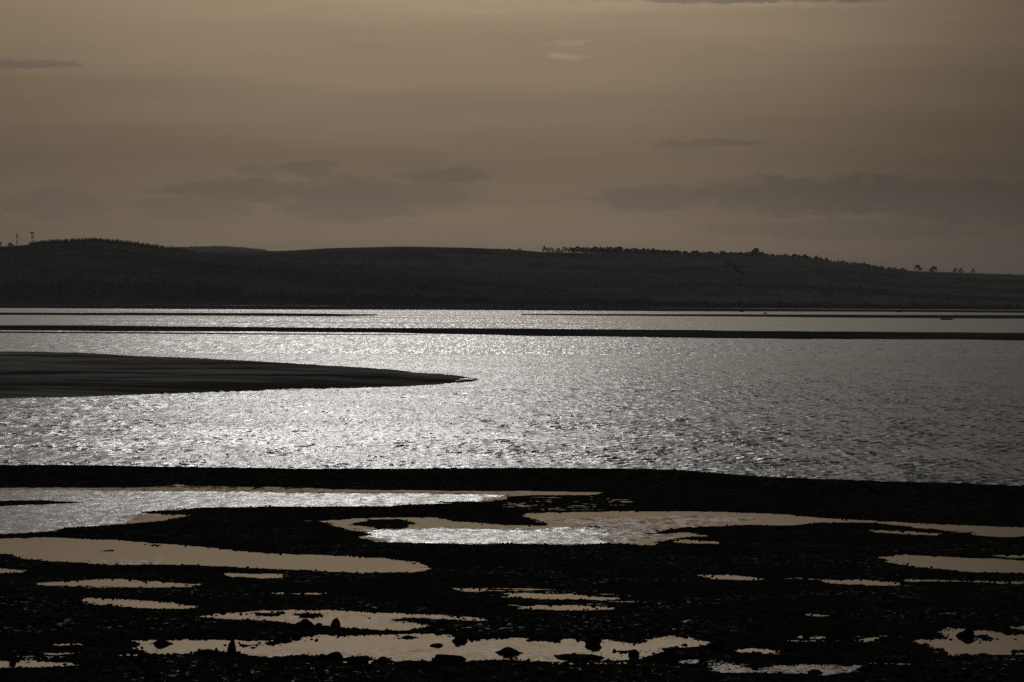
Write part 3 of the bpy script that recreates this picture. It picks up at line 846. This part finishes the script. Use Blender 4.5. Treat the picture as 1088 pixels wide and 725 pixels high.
w = bpy.data.worlds.new('World'); sc.world = w; w.use_nodes = True
nt = NT(w.node_tree); bg = w.node_tree.nodes['Background']
sky = nt.n('ShaderNodeTexSky', sky_type='NISHITA'); sky.sun_disc = False
sky.sun_elevation = R(SUN_EL); sky.sun_rotation = R(SUN_AZ); sky.dust_density = 5.0; sky.air_density = 1.2; sky.ozone_density = 1
gen = nt.n('ShaderNodeTexCoord').outputs['Generated']
sep = nt.n('ShaderNodeSeparateXYZ'); nt.set(sep.inputs[0], gen)
azr = nt.m('MULTIPLY', nt.m('ARCTAN2', sep.outputs[0], sep.outputs[1]), 57.2958)
elr = nt.m('MULTIPLY', nt.m('ARCSINE', sep.outputs[2]), 57.2958)
lum = nt.n('ShaderNodeRGBToBW'); nt.set(lum.inputs[0], sky.outputs[0])
# a veil of high cloud greys the blue and browns the low sky
veil = nt.mix(.90, sky.outputs[0], lum.outputs[0])
veil = nt.mix(1.0, veil, nt.m('POWER', nt.m('DIVIDE', lum.outputs[0], 28.0), -.55), 'MULTIPLY')   # cloud evens the sky out
tint = nt.mix(nt.mapr(elr, 5.8, 11, 0, 1, True), rgb(1.0, .764, .52), rgb(.985, .985, .985))
col = nt.mix(1.0, veil, tint, 'MULTIPLY')
# brightness over the sky
bz = nt.m('MULTIPLY', nt.mapr(azr, 1.5, 13.5, 1.0, .36, True), nt.mapr(azr, -3, -14, 1.0, .70, True))
bz = nt.m('MULTIPLY', bz, nt.mapr(nt.m('ABSOLUTE', azr), 25, 110, 1.0, .35, True))
be = nt.mapr(elr, 2.4, 7.6, .98, 1.62, True)
be = nt.m('MULTIPLY', be, nt.mapr(elr, 5.6, 7.6, 1.0, 1.18, True))
be = nt.m('MULTIPLY', be, nt.mapr(elr, 0.5, 2.8, 2.0, 1.05, True))
K = nt.m('MULTIPLY', nt.m('MULTIPLY', bz, be), .525)
# streaks
sv = nt.comb(nt.m('MULTIPLY', azr, .10), nt.m('MULTIPLY', elr, 1.1), 0.0)
streak = nt.noise(sv, 1.0, 5, .55)
K = nt.m('MULTIPLY', K, nt.mapr(streak, .25, .75, .88, 1.12))
# cloud banks: (az, el, half width az, half height el, darkening)
dn = nt.noise(nt.comb(nt.m('MULTIPLY', azr, .8), nt.m('MULTIPLY', elr, 2.6), 3.0), 1.0, 8, .7, out=1)
dsep = nt.n('ShaderNodeSeparateXYZ'); nt.set(dsep.inputs[0], dn)
azd = nt.m('ADD', azr, nt.m('MULTIPLY', nt.m('SUBTRACT', dsep.outputs[0], .5), 1.6))
eld = nt.m('ADD', elr, nt.m('MULTIPLY', nt.m('SUBTRACT', dsep.outputs[1], .5), .35))
def deg(px, py): return (px - 544) * .01857, (HOR + .006 * (px - 544) - py) * .01857
mott = nt.noise(nt.comb(nt.m('MULTIPLY', azr, 1.7), nt.m('MULTIPLY', elr, 4.6), 9.0), 1.0, 7, .66)
cl = None
for (px, py, w_, h_, s_) in [(250, 203, 75, 11, .15), (325, 180, 28, 9, .15), (268, 182, 18, 6, .10), (372, 212, 85, 24, .16), (450, 208, 55, 16, .13), (474, 188, 50, 8, .15), (60, 220, 70, 14, .10), (200, 222, 60, 12, .09),
                            (690, 211, 52, 13, .16), (880, 208, 150, 20, .20), (1040, 215, 130, 22, .16), (745, 153, 62, 4, .13), (790, 0, 200, 5, .28), (35, 73, 50, 5, .20), (900, 245, 140, 10, .10)]:
    a0, e0 = deg(px, py)
    dx = nt.m('DIVIDE', nt.m('SUBTRACT', azd, a0), w_ * .01857); dy = nt.m('DIVIDE', nt.m('SUBTRACT', eld, e0), h_ * .01857)
    q = nt.m('ADD', nt.m('MULTIPLY', dx, dx), nt.m('MULTIPLY', dy, dy))
    mk = nt.m('MULTIPLY', nt.mapr(nt.m('ADD', nt.mapr(q, 0, 2.2, 1, 0), nt.m('MULTIPLY', nt.m('SUBTRACT', mott, .5), 1.5)), .30, .78, 0, 1, True), s_ * 1.15)
    cl = mk if cl is None else nt.m('MAXIMUM', cl, mk)
br = None
for (px, py, w_, h_, s_) in [(602, 46, 24, 3, .16), (604, 60, 26, 3.5, .24), (560, 8, 190, 9, .05), (830, 9, 130, 2.5, .10)]:
    a0, e0 = deg(px, py)
    dx = nt.m('DIVIDE', nt.m('SUBTRACT', azd, a0), w_ * .01857); dy = nt.m('DIVIDE', nt.m('SUBTRACT', eld, e0), h_ * .01857)
    q = nt.m('ADD', nt.m('MULTIPLY', dx, dx), nt.m('MULTIPLY', dy, dy))
    mk = nt.m('MULTIPLY', nt.mapr(q, .2, 1.5, 1, 0, True), s_)
    br = mk if br is None else nt.m('MAXIMUM', br, mk)
# broken cloud everywhere above the frame too
hc = nt.noise(nt.comb(nt.m('MULTIPLY', azr, .05), nt.m('MULTIPLY', elr, .16), 7.0), 1.0, 5, .6)
K = nt.m('MULTIPLY', K, nt.mapr(hc, .3, .7, 1.0, 1.0))
K = nt.m('MULTIPLY', K, nt.m('ADD', nt.m('SUBTRACT', 1.0, cl), nt.m('MULTIPLY', br, nt.mapr(mott, .38, .6, .3, 1.4))))
col = nt.mix(1.0, col, nt.comb(K, K, K), 'MULTIPLY')
grey = nt.n('ShaderNodeRGBToBW'); nt.set(grey.inputs[0], col)
col = nt.mix(nt.m('MULTIPLY', cl, .9, clamp=True), col, grey.outputs[0])
nt.set(bg.inputs['Color'], col); bg.inputs['Strength'].default_value = .06

sc.view_settings.view_transform = 'Standard'; sc.view_settings.look = 'None'
sc.view_settings.exposure = -2.25; sc.view_settings.gamma = 1; sc.view_settings.use_curve_mapping = False
sc.cycles.max_bounces = 6; sc.cycles.volume_bounces = 0; sc.cycles.use_denoising = False
sc.cycles.sample_clamp_indirect = 6
